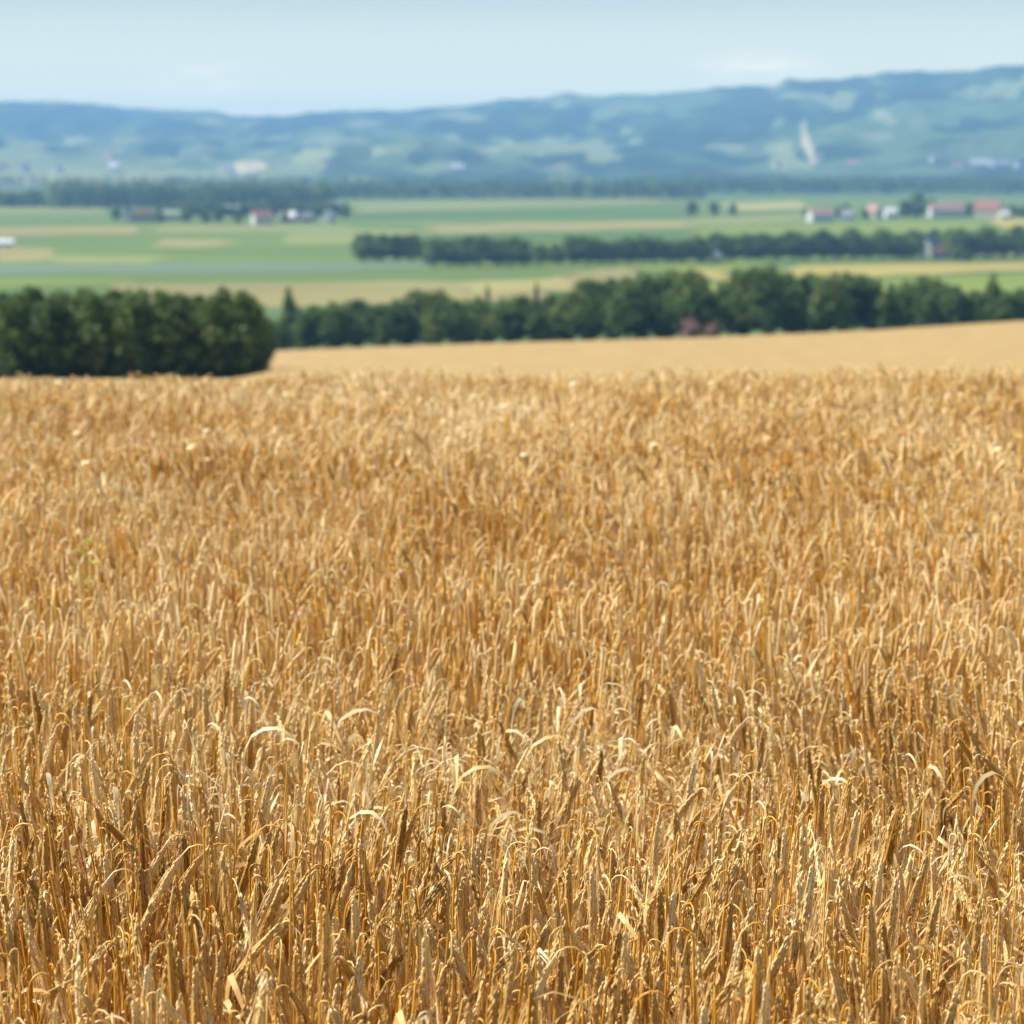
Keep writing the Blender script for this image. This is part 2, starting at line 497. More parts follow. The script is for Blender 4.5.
def parcels(sx_p, sy_p, seed):
    """id and centre of the angular land parcel each hill vertex belongs to"""
    u, v_ = HX / sx_p, HY / sy_p
    ui, vi = np.floor(u), np.floor(v_)
    best = np.full(u.shape, 1e9); cxp = np.zeros_like(u); cyp = np.zeros_like(u)
    for di in (-1, 0, 1):
        for dj in (-1, 0, 1):
            a_, b_ = ui + di, vi + dj
            jx, jy = a_ + .15 + .7 * vnoise(a_ + .0, b_ + .0, seed), b_ + .15 + .7 * vnoise(a_ + .0, b_ + .0, seed + 1)
            dd = np.abs(u - jx) + np.abs(v_ - jy) * .9
            m_ = dd < best
            best = np.where(m_, dd, best); cxp = np.where(m_, jx, cxp); cyp = np.where(m_, jy, cyp)
    cx_w, cy_w = cxp * sx_p, cyp * sy_p
    q_, r_ = project(cx_w, cy_w, hill_z(cx_w, np.maximum(cy_w, 4260)))
    return q_, r_, vnoise(np.floor(cxp * 7), np.floor(cyp * 7), seed + 2)


QX, QY, QR = parcels(75, 190, 301)
PX0, PY0 = PX, PY
# open land scattered over the slopes, in parcels with straight borders
openland = fbm(QX / 70, QY / 14, 311, 3)
cover = np.maximum(cover, np.where(openland > .60, .24 + .30 * QR, 0))
cover = np.maximum(cover, np.where((QY > 138) & (QX < 460) & (QR > .42), .22 + .40 * (QR - .3), 0))
PX, PY = .45 * PX + .55 * QX, .45 * PY + .55 * QY
for cx, cy, rw, rh, v in PATCH:
    v = .24 + .42 * v if v < .95 else .85
    d = np.sqrt(((PX - cx) / rw) ** 2 + ((PY - cy) / rh) ** 2) + rag * 1.1
    cover = np.maximum(cover, v * np.clip((1.12 - d) * 5, 0, 1))
PX, PY = PX0, PY0
sw = np.interp(PY, [124, 135, 150, 163], [803, 804, 809, 817])      # the pale cleared strip running down the slope
d = np.abs(PX - sw) / np.interp(PY, [124, 165], [3, 6])
cover = np.maximum(cover, np.clip((1.2 - d) * 4, 0, 1) * ((PY > 122) & (PY < 164)) * .85)
V = np.stack([HX, HY, HZ], -1).reshape(-1, 3)
ny, nx = HX.shape
i, j = np.meshgrid(np.arange(ny - 1), np.arange(nx - 1), indexing='ij')
b0 = (i * nx + j).ravel()
Q = np.stack([b0, b0 + 1, b0 + nx + 1, b0 + nx], -1)
M_HILL = tint_mat("wooded_hillside", [(0, (0.020, 0.040, 0.018)), (0.3, (0.070, 0.115, 0.04)), (0.6, (0.23, 0.25, 0.11)), (0.85, (0.42, 0.34, 0.21)), (1, (0.55, 0.45, 0.30))], 0, 0.95, 0.1)
hills = obj("hills", mesh_np("hills", V, Q, [M_HILL], tint=cover.ravel(), smooth=True))
tag(hills, "long wooded ridge with pale clearings fading blue behind the valley", None, None, "structure")

# ------------------------------------------------------------------ trees
def leaf_cloud(r, centers, radii, n, size, shell=0.55):
    """many leaf-clump quads spread through the ellipsoid lobes of a crown"""
    w_ = np.array([rr[0] * rr[2] for rr in radii]); w_ = w_ / w_.sum()
    k = r.choice(len(centers), n, p=w_)
    d = r.normal(size=(n, 3)); d /= np.linalg.norm(d, axis=1, keepdims=True)
    rad = shell + (1 - shell) * r.random(n) ** 0.7
    rad = rad * (1 + 0.22 * r.normal(size=n) * 0.5)
    P = np.array(centers)[k] + d * np.array(radii)[k] * rad[:, None]
    keep = vnoise(P[:, 0] * 1.1 + 7, P[:, 2] * 1.1 + P[:, 1] * 0.9, int(r.integers(999))) > 0.30
    P, d = P[keep], d[keep]
    n = len(P)
    a = d * 0.6 + r.normal(size=(n, 3)) * 0.7; a /= np.linalg.norm(a, axis=1, keepdims=True)
    t = np.cross(a, r.normal(size=(n, 3))); t /= np.linalg.norm(t, axis=1, keepdims=True)
    b = np.cross(a, t)
    s = (size * (0.6 + 0.8 * r.random(n)))[:, None]
    V = np.stack([P - t * s - b * s * .6, P + t * s * .9 - b * s * .5, P + t * s + b * s * .6, P - t * s * .8 + b * s * .5], 1).reshape(-1, 3)
    Q = np.arange(n * 4).reshape(-1, 4)
    cl = vnoise(P[:, 0] * 0.8, P[:, 2] * 0.8 + P[:, 1], 77)
    tint = np.clip(0.10 + 0.75 * cl + 0.22 * r.normal(size=n), 0, 1)
    return V, Q, np.repeat(tint, 4)


def make_tree_meshes(seed, H, Wd, kind, n=3800, size=0.2):
    r = np.random.default_rng(seed)
    C, R = [], []
    base = {'round': .16, 'tall': .08, 'bush': .03, 'conifer': .06}[kind]
    nl = {'round': 15, 'tall': 11, 'bush': 12, 'conifer': 9}[kind]
    for q in range(nl):
        t = (q + .5) / nl
        z = H * (base + (0.93 - base) * t)
        if kind == 'conifer': env = (1 - t) * 0.9 + 0.12
        elif kind == 'tall': env = math.sin(math.pi * min(1, .18 + t * .8)) ** .5 * 0.9
        else: env = math.sin(math.pi * (0.14 + 0.80 * t)) ** .6
        a = q * 2.4 + r.random()
        off = Wd * .5 * env * (0.25 + .4 * r.random()) * (0.3 if kind == 'conifer' else 1)
        C.append((math.cos(a) * off, math.sin(a) * off, z))
        rr = Wd * .5 * env * (0.45 + .25 * r.random()) * (1.4 if kind in ('conifer', 'tall') else 1)
        R.append((rr, rr, H / nl * (1.5 if kind != 'conifer' else 1.0) * (0.8 + .6 * r.random())))
    V, Q, T = leaf_cloud(r, C, R, n, size)
    V[:, 2] = np.maximum(V[:, 2], 0.02)
    crown = mesh_np("crown", V, Q, [M_CROWN], tint=T)
    mb = MB()
    mb.tube([(0, 0, -0.6), (0.05, 0, H * .2), (0, .08, H * .5), (.05, 0, H * .86)], [H * .028, H * .022, H * .014, H * .004], 7)
    for q in range(7):
        a = q * 2.4; z0 = H * (.16 + .08 * q); c = C[min(len(C) - 1, 2 + q)]
        mb.tube([(0, 0, z0), (c[0] * .5 + .1 * math.cos(a), c[1] * .5 + .1 * math.sin(a), z0 + (c[2] - z0) * .5 + .2), c], [H * .010, H * .006, H * .002], 5)
    trunk = mb.mesh("trunk", [M_BARK], smooth=True)
    return crown, trunk


KINDS = {}
for s in range(3):
    KINDS['round%d' % s] = (make_tree_meshes(100 + s, 9.0, 7.5, 'round'), 9.0)
    KINDS['bush%d' % s] = (make_tree_meshes(130 + s, 6.0, 5.0, 'bush', 4200, .15), 6.0)
for s in range(2):
    KINDS['tall%d' % s] = (make_tree_meshes(120 + s, 10.0, 4.2, 'tall', 3200), 10.0)
KINDS['conifer0'] = (make_tree_meshes(140, 10.0, 4.4, 'conifer', 3000), 10.0)
LEAFLITE = {}


def tree(kind, x, y, h, wide, label, group, name="broadleaf_tree", cat="tree", sink=0.0, tnt=None):
    (crown, trunk), H0 = KINDS[kind]
    z = float(ground_z(np.array([x]), np.array([y]))[0]) - sink
    e = empty(name, (x, y, z), random.uniform(0, 6.28), (h / H0 * wide, h / H0 * wide, h / H0))
    obj("trunk", trunk, e)
    obj("crown", crown, e)
    return tag(e, label, cat, group)


ORD = ["first", "second", "third", "fourth", "fifth", "sixth", "seventh", "eighth", "ninth", "tenth", "eleventh", "twelfth", "thirteenth",
       "fourteenth", "fifteenth", "sixteenth", "seventeenth", "eighteenth", "nineteenth", "twentieth",
       "twenty-first", "twenty-second", "twenty-third", "twenty-fourth", "twenty-fifth"]


def ordn(k, n, a, b):
    """counted from the nearer end"""
    if k < n / 2: return ORD[k] + " " + a
    return ORD[n - 1 - k] + " " + b


def zpix(py, d):
    return CAM_Z - d * tan_of(py)


# near left hedge, about 180 m away (top as seen, centre as seen)
HEDGE = [(px_h, 290.5 + 2.2 * math.sin(px_h * .13) + 1.6 * math.sin(px_h * .37) + (4.5 if 180 < px_h < 222 else 0)) for px_h in range(-6, 248, 13)] + [(248, 290), (260, 303)]
for k, (px, py) in enumerate(HEDGE):
    d = 178 + 2.5 * math.sin(k * 2.1)
    x = (px - 512) / F * d * 1.01
    g = float(ground_z(np.array([x]), np.array([d]))[0])
    top = zpix(py, d)
    tree('bush%d' % (k % 3), x, d, (top - g) * 1.0, 0.86 if k < len(HEDGE) - 1 else 0.62,
         "dense dark green hedge tree, %s, behind the barley crest" % ordn(k, len(HEDGE), "from the left", "from the right"),
         "hedge trees left behind the barley crest", "hedge_tree")
# a second rank closes the hedge
for k in range(12):
    px = 2 + k * 21.5
    d = 183 + 2 * math.cos(k * 1.7)
    x = (px - 512) / F * d * 1.01
    g = float(ground_z(np.array([x]), np.array([d]))[0])
    tree('bush%d' % ((k + 1) % 3), x, d, (zpix(296, d) - g), 0.9,
         "lower hedge tree in the back rank, %s, of the left hedge" % ordn(k, 12, "from the left", "from the right"),
         "back rank of the left hedge", "hedge_tree")

# near tree row behind the far edge of the grain, about 375 m
ROW = [(292, 289, 't'), (282, 318, 'r'), (318, 304, 'r'), (338, 300, 'r'), (358, 298, 'r'), (378, 303, 'r'), (398, 298, 'r'), (420, 289, 'r'), (436, 289, 'r'), (456, 298, 'r'),
       (474, 296, 'r'), (488, 286, 'c'), (504, 296, 'r'), (520, 294, 'r'), (536, 283, 'c'), (552, 292, 'r'), (570, 290, 'r'), (588, 278, 'r'), (606, 276, 'r'), (626, 276, 'r'),
       (646, 272, 'r'), (668, 268, 'r'), (688, 268, 'r'), (702, 284, 'r'), (728, 278, 'r'), (744, 265, 'r'), (762, 265, 'r'), (782, 270, 'r'), (804, 272, 'r'), (826, 272, 'r'),
       (846, 270, 'r'), (864, 275, 'r'), (884, 284, 't'), (902, 279, 'r'), (922, 275, 'r'), (942, 283, 'r'), (958, 292, 'r'), (972, 290, 'r'), (988, 274, 't'), (1002, 290, 'r'), (1018, 287, 'r'), (1034, 284, 'r')]
for k, (px, py, kd) in enumerate(ROW):
    d = 372 + 6 * math.sin(k * 1.9)
    x = (px - 512) / F * d * 1.01
    g = float(ground_z(np.array([x]), np.array([d]))[0])
    h = (zpix(py, d) - g) * 1.0
    kind = {'r': 'round%d' % (k % 3), 't': 'tall%d' % (k % 2), 'c': 'conifer0'}[kd]
    wd = {'r': 1.02, 't': 0.95, 'c': .75}[kd] * (9.5 / max(h, 7)) ** .5
    what = {'r': 'round crowned dark tree', 't': 'slender upright tree', 'c': 'pointed dark tree'}[kd]
    tree(kind, x, d, h, wd, "%s, %s in the tree row beyond the grain" % (what, ordn(k, len(ROW), "from the left", "from the right")),
         "tree row at the far edge of the grain", "conifer_tree" if kd == 'c' else "broadleaf_tree")
for k in range(30):     # undergrowth bushes that close the foot of the row
    px = 282 + k * 25.5
    if 676 < px < 724: continue
    d = 366 + 2 * math.sin(k * 2.9)
    x = (px - 512) / F * d * 1.01
    g = float(ground_z(np.array([x]), np.array([d]))[0])
    tree('bush%d' % (k % 3), x, d, 4.2 + 1.5 * math.sin(k * 1.3), 1.1,
         "low bush at the foot of the far tree row, %s" % ordn(min(k, 29), 30, "from the left", "from the right"), "bushes below the far tree row", "bush", "bush")

# middle tree row, about a kilometre away on the plain
MID = []
for px in (364, 380, 396, 412): MID.append((px, 234 + 1.5 * math.sin(px), 262))
for px in (434, 448, 464, 480, 496, 512, 522): MID.append((px, 237 + 2 * math.sin(px * 1.7), 267))
for px in (540, 556): MID.append((px, 244, 265))
for px in range(572, 700, 14): MID.append((px, 238 + 3 * math.sin(px * .8), 265 - (px - 572) * .015))
for px in range(702, 1036, 15): MID.append((px, 235 - (px - 702) * .018 + 4 * math.sin(px * .61), 262 - (px - 702) * .012))
MID = [m for m in MID if not (914 < m[0] < 944)] + [(910, 236, 257), (900, 240, 259), (918, 231, 252), (934, 229, 251), (948, 232, 252), (956, 247, 261), (966, 250, 262)]
MID.sort()
for k, (px, pt, pb) in enumerate(MID):
    x, y = at(px, pb)
    h = zpix(pt, y) - PLAIN
    side = ordn(k, len(MID), "from the left", "from the right") if min(k, len(MID) - 1 - k) < 20 else "near the middle"
    tree(random.choice(['round0', 'round1', 'round2']), x, y, h * 1.04, 1.32,
         "%s tree %s in the middle valley tree row" % (["rounded dark", "bushy green"][k % 2], side), "trees of the middle valley row", "broadleaf_tree")

# single trees and trees among the houses
SINGLE = [(692, 200, 216, 'dark round tree left of the two others in the open field'), (714, 201, 216, 'middle one of three dark trees in the open field'),
          (733, 203, 216, 'right and smallest of three dark trees in the open field'),
          (116, 207, 221, 'dark tree left of the white far gable'), (345, 203, 219, 'dark tree at the right end of the left village'),
          (238, 211, 224, 'tree left of the red roofed white house'), (206, 209, 224, 'tree behind the low grey barn'), (186, 206, 223, 'pale green tree in the middle of the left village'),
          (218, 208, 223, 'tree right of the pale green village tree'), (160, 211, 224, 'dark tree right of the long grey barn'), (285, 209, 223, 'tree behind the grey houses of the left village'),
          (312, 206, 222, 'tree between grey houses of the left village'), (330, 207, 222, 'tree beside the right grey village house'),
          (917, 192, 219, 'large dark tree left of the long red roofed barn'), (905, 199, 219, 'tree at the left side of the large village tree'), (932, 198, 217, 'tree between large tree and the red barn'),
          (806, 207, 219, 'tree left of the pink roofed house'), (838, 206, 219, 'tree right of the pink roofed house'), (864, 208, 219, 'tree between the white and the pink village house'),
          (970, 203, 217, 'tree between the two red roofed farm buildings'), (1012, 204, 219, 'tree right of the red farmhouse'), (846, 203, 214, 'slim tree behind the white village house'),
          (1022, 205, 219, 'tree at the right picture edge by the village')]
for px, pt, pb, lab in SINGLE:
    x, y = at(px, pb)
    h = zpix(pt, y) - PLAIN
    tree(random.choice(['round0', 'round1', 'round2']), x, y, h, 1.05, lab, None)

# far wood before the hills: one dark mass
def wood(name, spans, label, seed):
    r = np.random.default_rng(seed)
    Vs, Qs, Ts, n0 = [], [], [], 0
    for (px0, px1, pt, pb, step, depth) in spans:
        y0 = at(512, pb)[1]
        for row in range(depth):
            y = y0 + row * 22
            px = px0 + r.random() * step
            while px < px1:
                x = (px - 512) / F * y
                h = (CAM_Z - y * tan_of(pt) - PLAIN) * (0.8 + 0.3 * r.random())
                h = max(h, 6)
                wd = min(h * .95, 16) * (0.8 + .4 * r.random())
                C = [(x, y, PLAIN + h * .3), (x + wd * .15, y, PLAIN + h * .55), (x - wd * .1, y - 2, PLAIN + h * .78)]
                R = [(wd * .5, wd * .5, h * .32), (wd * .48, wd * .5, h * .3), (wd * .34, wd * .34, h * .22)]
                Vv, Qq, Tt = leaf_cloud(r, C, R, 190, 1.25, .7)
                Vv[:, 2] = np.maximum(Vv[:, 2], PLAIN + .1)
                Vs.append(Vv); Qs.append(Qq + n0); Ts.append(np.clip(Tt - .1 + .15 * r.normal(), 0, 1)); n0 += len(Vv)
                px += step * (0.7 + .6 * r.random())
    o = obj(name, mesh_np(name, np.concatenate(Vs), np.concatenate(Qs), [M_CROWN], tint=np.concatenate(Ts)))
    tag(o, label, None, None, "stuff")


wood("distant_woodland", [(52, 335, 181, 208, 9, 3), (-60, 52, 190, 207, 9, 2), (335, 700, 179, 199, 9, 2), (640, 1100, 176, 194, 9, 2), (-80, 1100, 174, 188, 11, 1),
                          (160, 345, 203, 216, 9, 1)],
     "dark blue green far-off woodland stretching across the foot of the hills", 5)

# ------------------------------------------------------------------ houses
def flat_mat(name, c, var=0.12, rough=0.8, scale=1.5):
    return noise_mat(name, [(0.3, tuple(v * (1 - var) for v in c)), (0.7, tuple(min(1, v * (1 + var)) for v in c))], scale, 4, rough)


WALLS = {'white': flat_mat("white_render", (.56, .56, .53)), 'cream': flat_mat("cream_render", (.52, .46, .32)), 'grey': flat_mat("grey_render", (.30, .31, .31)),
         'brick': flat_mat("brick_wall", (.10, .068, .058)), 'ochre': flat_mat("ochre_wall", (.62, .45, .16))}  # brick colour darkened to stand in for tree shade over the cottage
ROOFS = {'red': flat_mat("red_tiles", (.27, .12, .09)), 'pink': flat_mat("faded_pink_tiles", (.36, .22, .18)), 'grey': flat_mat("grey_tiles", (.22, .22, .25)),
         'brown': flat_mat("brown_tiles", (.10, .055, .048)), 'pale': flat_mat("pale_metal_roof", (.62, .62, .60)), 'green': flat_mat("moss_green_roof", (.20, .26, .16))}
M_GLASS = flat_mat("window_glass", (.04, .05, .07), .1, .15)
M_FRAME = flat_mat("window_frame", (.7, .7, .68))
M_DOOR = flat_mat("wood_door", (.20, .11, .06))


def house(px, pb, wpx, hpx, wall, roof, label, rz=0.0, base=None, cat="house", name="house", dist=None, depth=None):
    """a gabled house: width and total height as seen, standing where its base is seen"""
    if base is None:
        x, y = at(px, pb); z = PLAIN
    else:
        y = dist; x = (px - 512) / F * y; z = base
    sc = y / F
    Wd, Ht = wpx * sc, hpx * sc
    Dp = depth or min(Wd * .8, 10)
    e = empty(name, (x, y, z), rz)
    hw, rh = Ht * .56, Ht * .44
    mb = MB()
    mb.box(-Wd / 2, Wd / 2, -Dp / 2, Dp / 2, -1.0, hw)
    for s in (-1, 1):      # gable walls under the roof, ridge along x
        xs = s * (Wd / 2 - .15)
        mb.add([(xs - .13, -Dp / 2, hw), (xs - .13, Dp / 2, hw), (xs - .13, 0, hw + rh - .1), (xs + .13, -Dp / 2, hw), (xs + .13, Dp / 2, hw), (xs + .13, 0, hw + rh - .1)],
               [(0, 2, 1), (3, 4, 5), (0, 3, 5), (0, 5, 2), (1, 2, 5), (1, 5, 4)])
    obj("wall", mb.mesh("wall", [WALLS[wall]]), e)
    mb = MB()
    ov, th = .45, .22
    for s in (-1, 1):
        a = (s * (Dp / 2 + ov), hw - rh * ov / (Dp / 2)); b = (0, hw + rh)
        Vv = [(X, Yy, Z + dz) for X in (-Wd / 2 - ov, Wd / 2 + ov) for (Yy, Z) in (a, b) for dz in (.02, th)]
        mb.add(Vv, [(0, 1, 3), (0, 3, 2), (4, 6, 7), (4, 7, 5), (0, 4, 5), (0, 5, 1), (2, 3, 7), (2, 7, 6), (1, 5, 7), (1, 7, 3), (0, 2, 6), (0, 6, 4)])
    rf = obj("roof", mb.mesh("roof", [ROOFS[roof]]), e)
    mb = MB()
    mb.box(Wd * .2, Wd * .2 + .7, -.35, .35, hw + rh * .6, hw + rh + .9)
    obj("chimney", mb.mesh("chimney", [WALLS['brick']]), rf)
    nwin = max(2, int(Wd / 3.2))
    floors = 2 if hw > 4.6 else 1
    for fl in range(floors):
        for q in range(nwin):
            xc = -Wd / 2 + Wd * (q + .5) / nwin
            zc = 1.7 + 2.8 * fl
            if fl == 0 and q == nwin // 2:
                mb = MB(); mb.box(xc - .5, xc + .5, -Dp / 2 - .05, -Dp / 2 + .05, 0, 2.1)
                obj("door", mb.mesh("door", [M_DOOR]), e)
                continue
            if zc > hw - .6: continue
            mb = MB(); mb.box(xc - .5, xc + .5, -Dp / 2 - .03, -Dp / 2 + .03, zc - .6, zc + .6)
            wn = obj("window", mb.mesh("window", [M_GLASS]), e)
            mb = MB()
            mb.box(xc - .6, xc - .5, -Dp / 2 - .07, -Dp / 2 + .02, zc - .7, zc + .7); mb.box(xc + .5, xc + .6, -Dp / 2 - .07, -Dp / 2 + .02, zc - .7, zc + .7)
            mb.box(xc - .5, xc + .5, -Dp / 2 - .07, -Dp / 2 + .02, zc - .7, zc - .6); mb.box(xc - .5, xc + .5, -Dp / 2 - .07, -Dp / 2 + .02, zc + .6, zc + .7)
            obj("frame", mb.mesh("frame", [M_FRAME]), wn)
    return tag(e, label, cat, None)


R = math.radians
house(262, 224.5, 19, 14, 'white', 'red', 'white house with a red roof in the left village', R(25))
house(289, 222.5, 15, 11, 'white', 'pale', 'pale house with light roof right of the red roofed village house', R(-15))
house(307, 222.5, 12, 10, 'grey', 'grey', 'grey house between two pale village houses', R(10))
house(328, 222.5, 11, 12, 'white', 'pale', 'whitish house at the right end of the left village', R(60))
house(338, 213, 9, 12, 'white', 'grey', 'tall pale house behind the right end of the left village', R(-30))
house(328, 208, 10, 10, 'cream', 'green', 'cream house just under the far wood', R(12))
house(232, 215.5, 14, 10, 'cream', 'pale', 'yellowish house set before the dark wood', R(20))
house(127, 221.5, 9, 16, 'white', 'grey', 'narrow white gable standing left of the grey barns', R(75))
house(143, 222, 24, 11, 'grey', 'brown', 'long dark roofed barn right of the narrow white gable', R(8), cat="barn", name="barn")
house(174, 220, 20, 10, 'grey', 'green', 'low grey barn with a dull green roof', R(-6), cat="barn", name="barn")
house(330, 194, 13, 9, 'white', 'grey', 'whitish block at the edge of the far wood', R(30))
house(5, 247, 16, 8, 'white', 'pale', 'white shed at the left picture edge in the meadow', R(10), cat="shed", name="shed")
house(820, 222, 24, 14, 'white', 'pink', 'white house with a broad pink roof left in the right village', R(20))
house(848, 221, 12, 11, 'white', 'grey', 'small white house right of the broad pink roof', R(-25))
house(874, 219, 14, 14, 'cream', 'pink', 'steep pink roofed house in the middle of the right village', R(-50))
house(891, 218, 14, 10, 'white', 'pale', 'white house with pale roof left of the large dark tree', R(15))
house(946, 217.5, 34, 15, 'white', 'pink', 'long barn with a faded red roof right of the large tree', R(8), cat="barn", name="barn")
house(968, 216, 18, 12, 'brick', 'brown', 'dark brown roofed barn between the red roofs', R(-5), cat="barn", name="barn")
house(988, 219, 26, 18, 'cream', 'red', 'red roofed farmhouse with yellowish wall at the right village end', R(-35))
house(1004, 220, 10, 9, 'cream', 'pale', 'little pale shed beside the red farmhouse', R(10), cat="shed", name="shed")
house(928, 257, 17, 22, 'white', 'grey', 'tall white house in the gap of the middle tree row', R(55))
house(942, 259, 18, 12, 'grey', 'brown', 'brown roofed annex leaning on the tall white house', R(-8))
house(716, 263, 8, 12, 'ochre', 'pale', 'small ochre hut under the middle tree row', R(40), cat="hut", name="hut")
house(930, 172, 8, 7, 'white', 'pink', 'tiny pink roofed house at the hill foot', R(20), base=-2.0, dist=4550)
for px, lab in ((689, 'brick cottage with a brown red roof at the foot of the tall trees'), (713, 'small brick shed right of the brick cottage')):
    d = 358.5
    x = (px - 512) / F * d
    g = float(ground_z(np.array([x]), np.array([d]))[0])
    if px == 689: house(px, 0, 11, 18, 'brick', 'brown', lab, R(18), base=g, dist=d, depth=4.0, name="cottage", cat="cottage")
    else: house(px, 0, 5, 13, 'brick', 'brown', lab, R(-30), base=g, dist=d, depth=2.6, cat="shed", name="shed")


def hill_at(px, py):
    """where the sight line of that pixel meets the hills"""
    dx, dy, dz = ray(px, py)
    yy = np.arange(4300, 10000, 4.0)
    zz = hill_z(yy * dx / dy, yy)
    hit = np.nonzero(CAM_Z + yy * dz / dy <= zz)[0]
    k = hit[0] if len(hit) else 500
    return yy[k] * dx / dy, yy[k], zz[k]


FAR = [(63, 180, 8, 8, 'white', 'pale', 'bright cream house at the foot of the left hills'), (30, 189, 8, 8, 'white', 'grey', 'whitish house low at the far left hills'),
       (118, 175, 9, 10, 'white', 'pale', 'pale tall house above the left end of the dark wood'), (112, 161, 12, 7, 'white', 'pink', 'pinkish house higher on the left slope'),
       (458, 176, 12, 8, 'white', 'pale', 'pale house above the middle of the far wood'), (849, 168, 12, 8, 'white', 'pink', 'pink house right of the pale cleared strip'),
       (815, 162, 9, 8, 'white', 'pink', 'pale house at the foot of the cleared strip'), (975, 168, 18, 9, 'white', 'pale', 'large white building at the right hill foot, leftmost of three'),
       (996, 168, 22, 8, 'white', 'pale', 'long white building at the right hill foot, middle of three'), (1018, 168, 20, 9, 'white', 'grey', 'white building at the right picture edge below the hill'),
       (953, 175, 12, 9, 'white', 'pink', 'pink house below the large white buildings'), (775, 168, 8, 6, 'white', 'pink', 'small pale house left of the cleared strip'),
       (8, 168, 9, 6, 'white', 'pink', 'small pale house at the left edge on the hill'), (232, 177, 12, 7, 'white', 'grey', 'pale house below the beige hill field'),
       (330, 166, 9, 5, 'white', 'pink', 'small pale house right of the beige hill field'), (560, 170, 8, 5, 'white', 'pink', 'tiny pale house in the middle of the hill foot')]
for px, pb, wp, hp, wl, rf, lab in FAR:
    x, y, z = hill_at(px, min(pb, 172))
    house(px, pb, wp, hp, wl, rf, lab, R(random.uniform(-40, 40)), base=float(z) - 1, dist=float(y), depth=9)

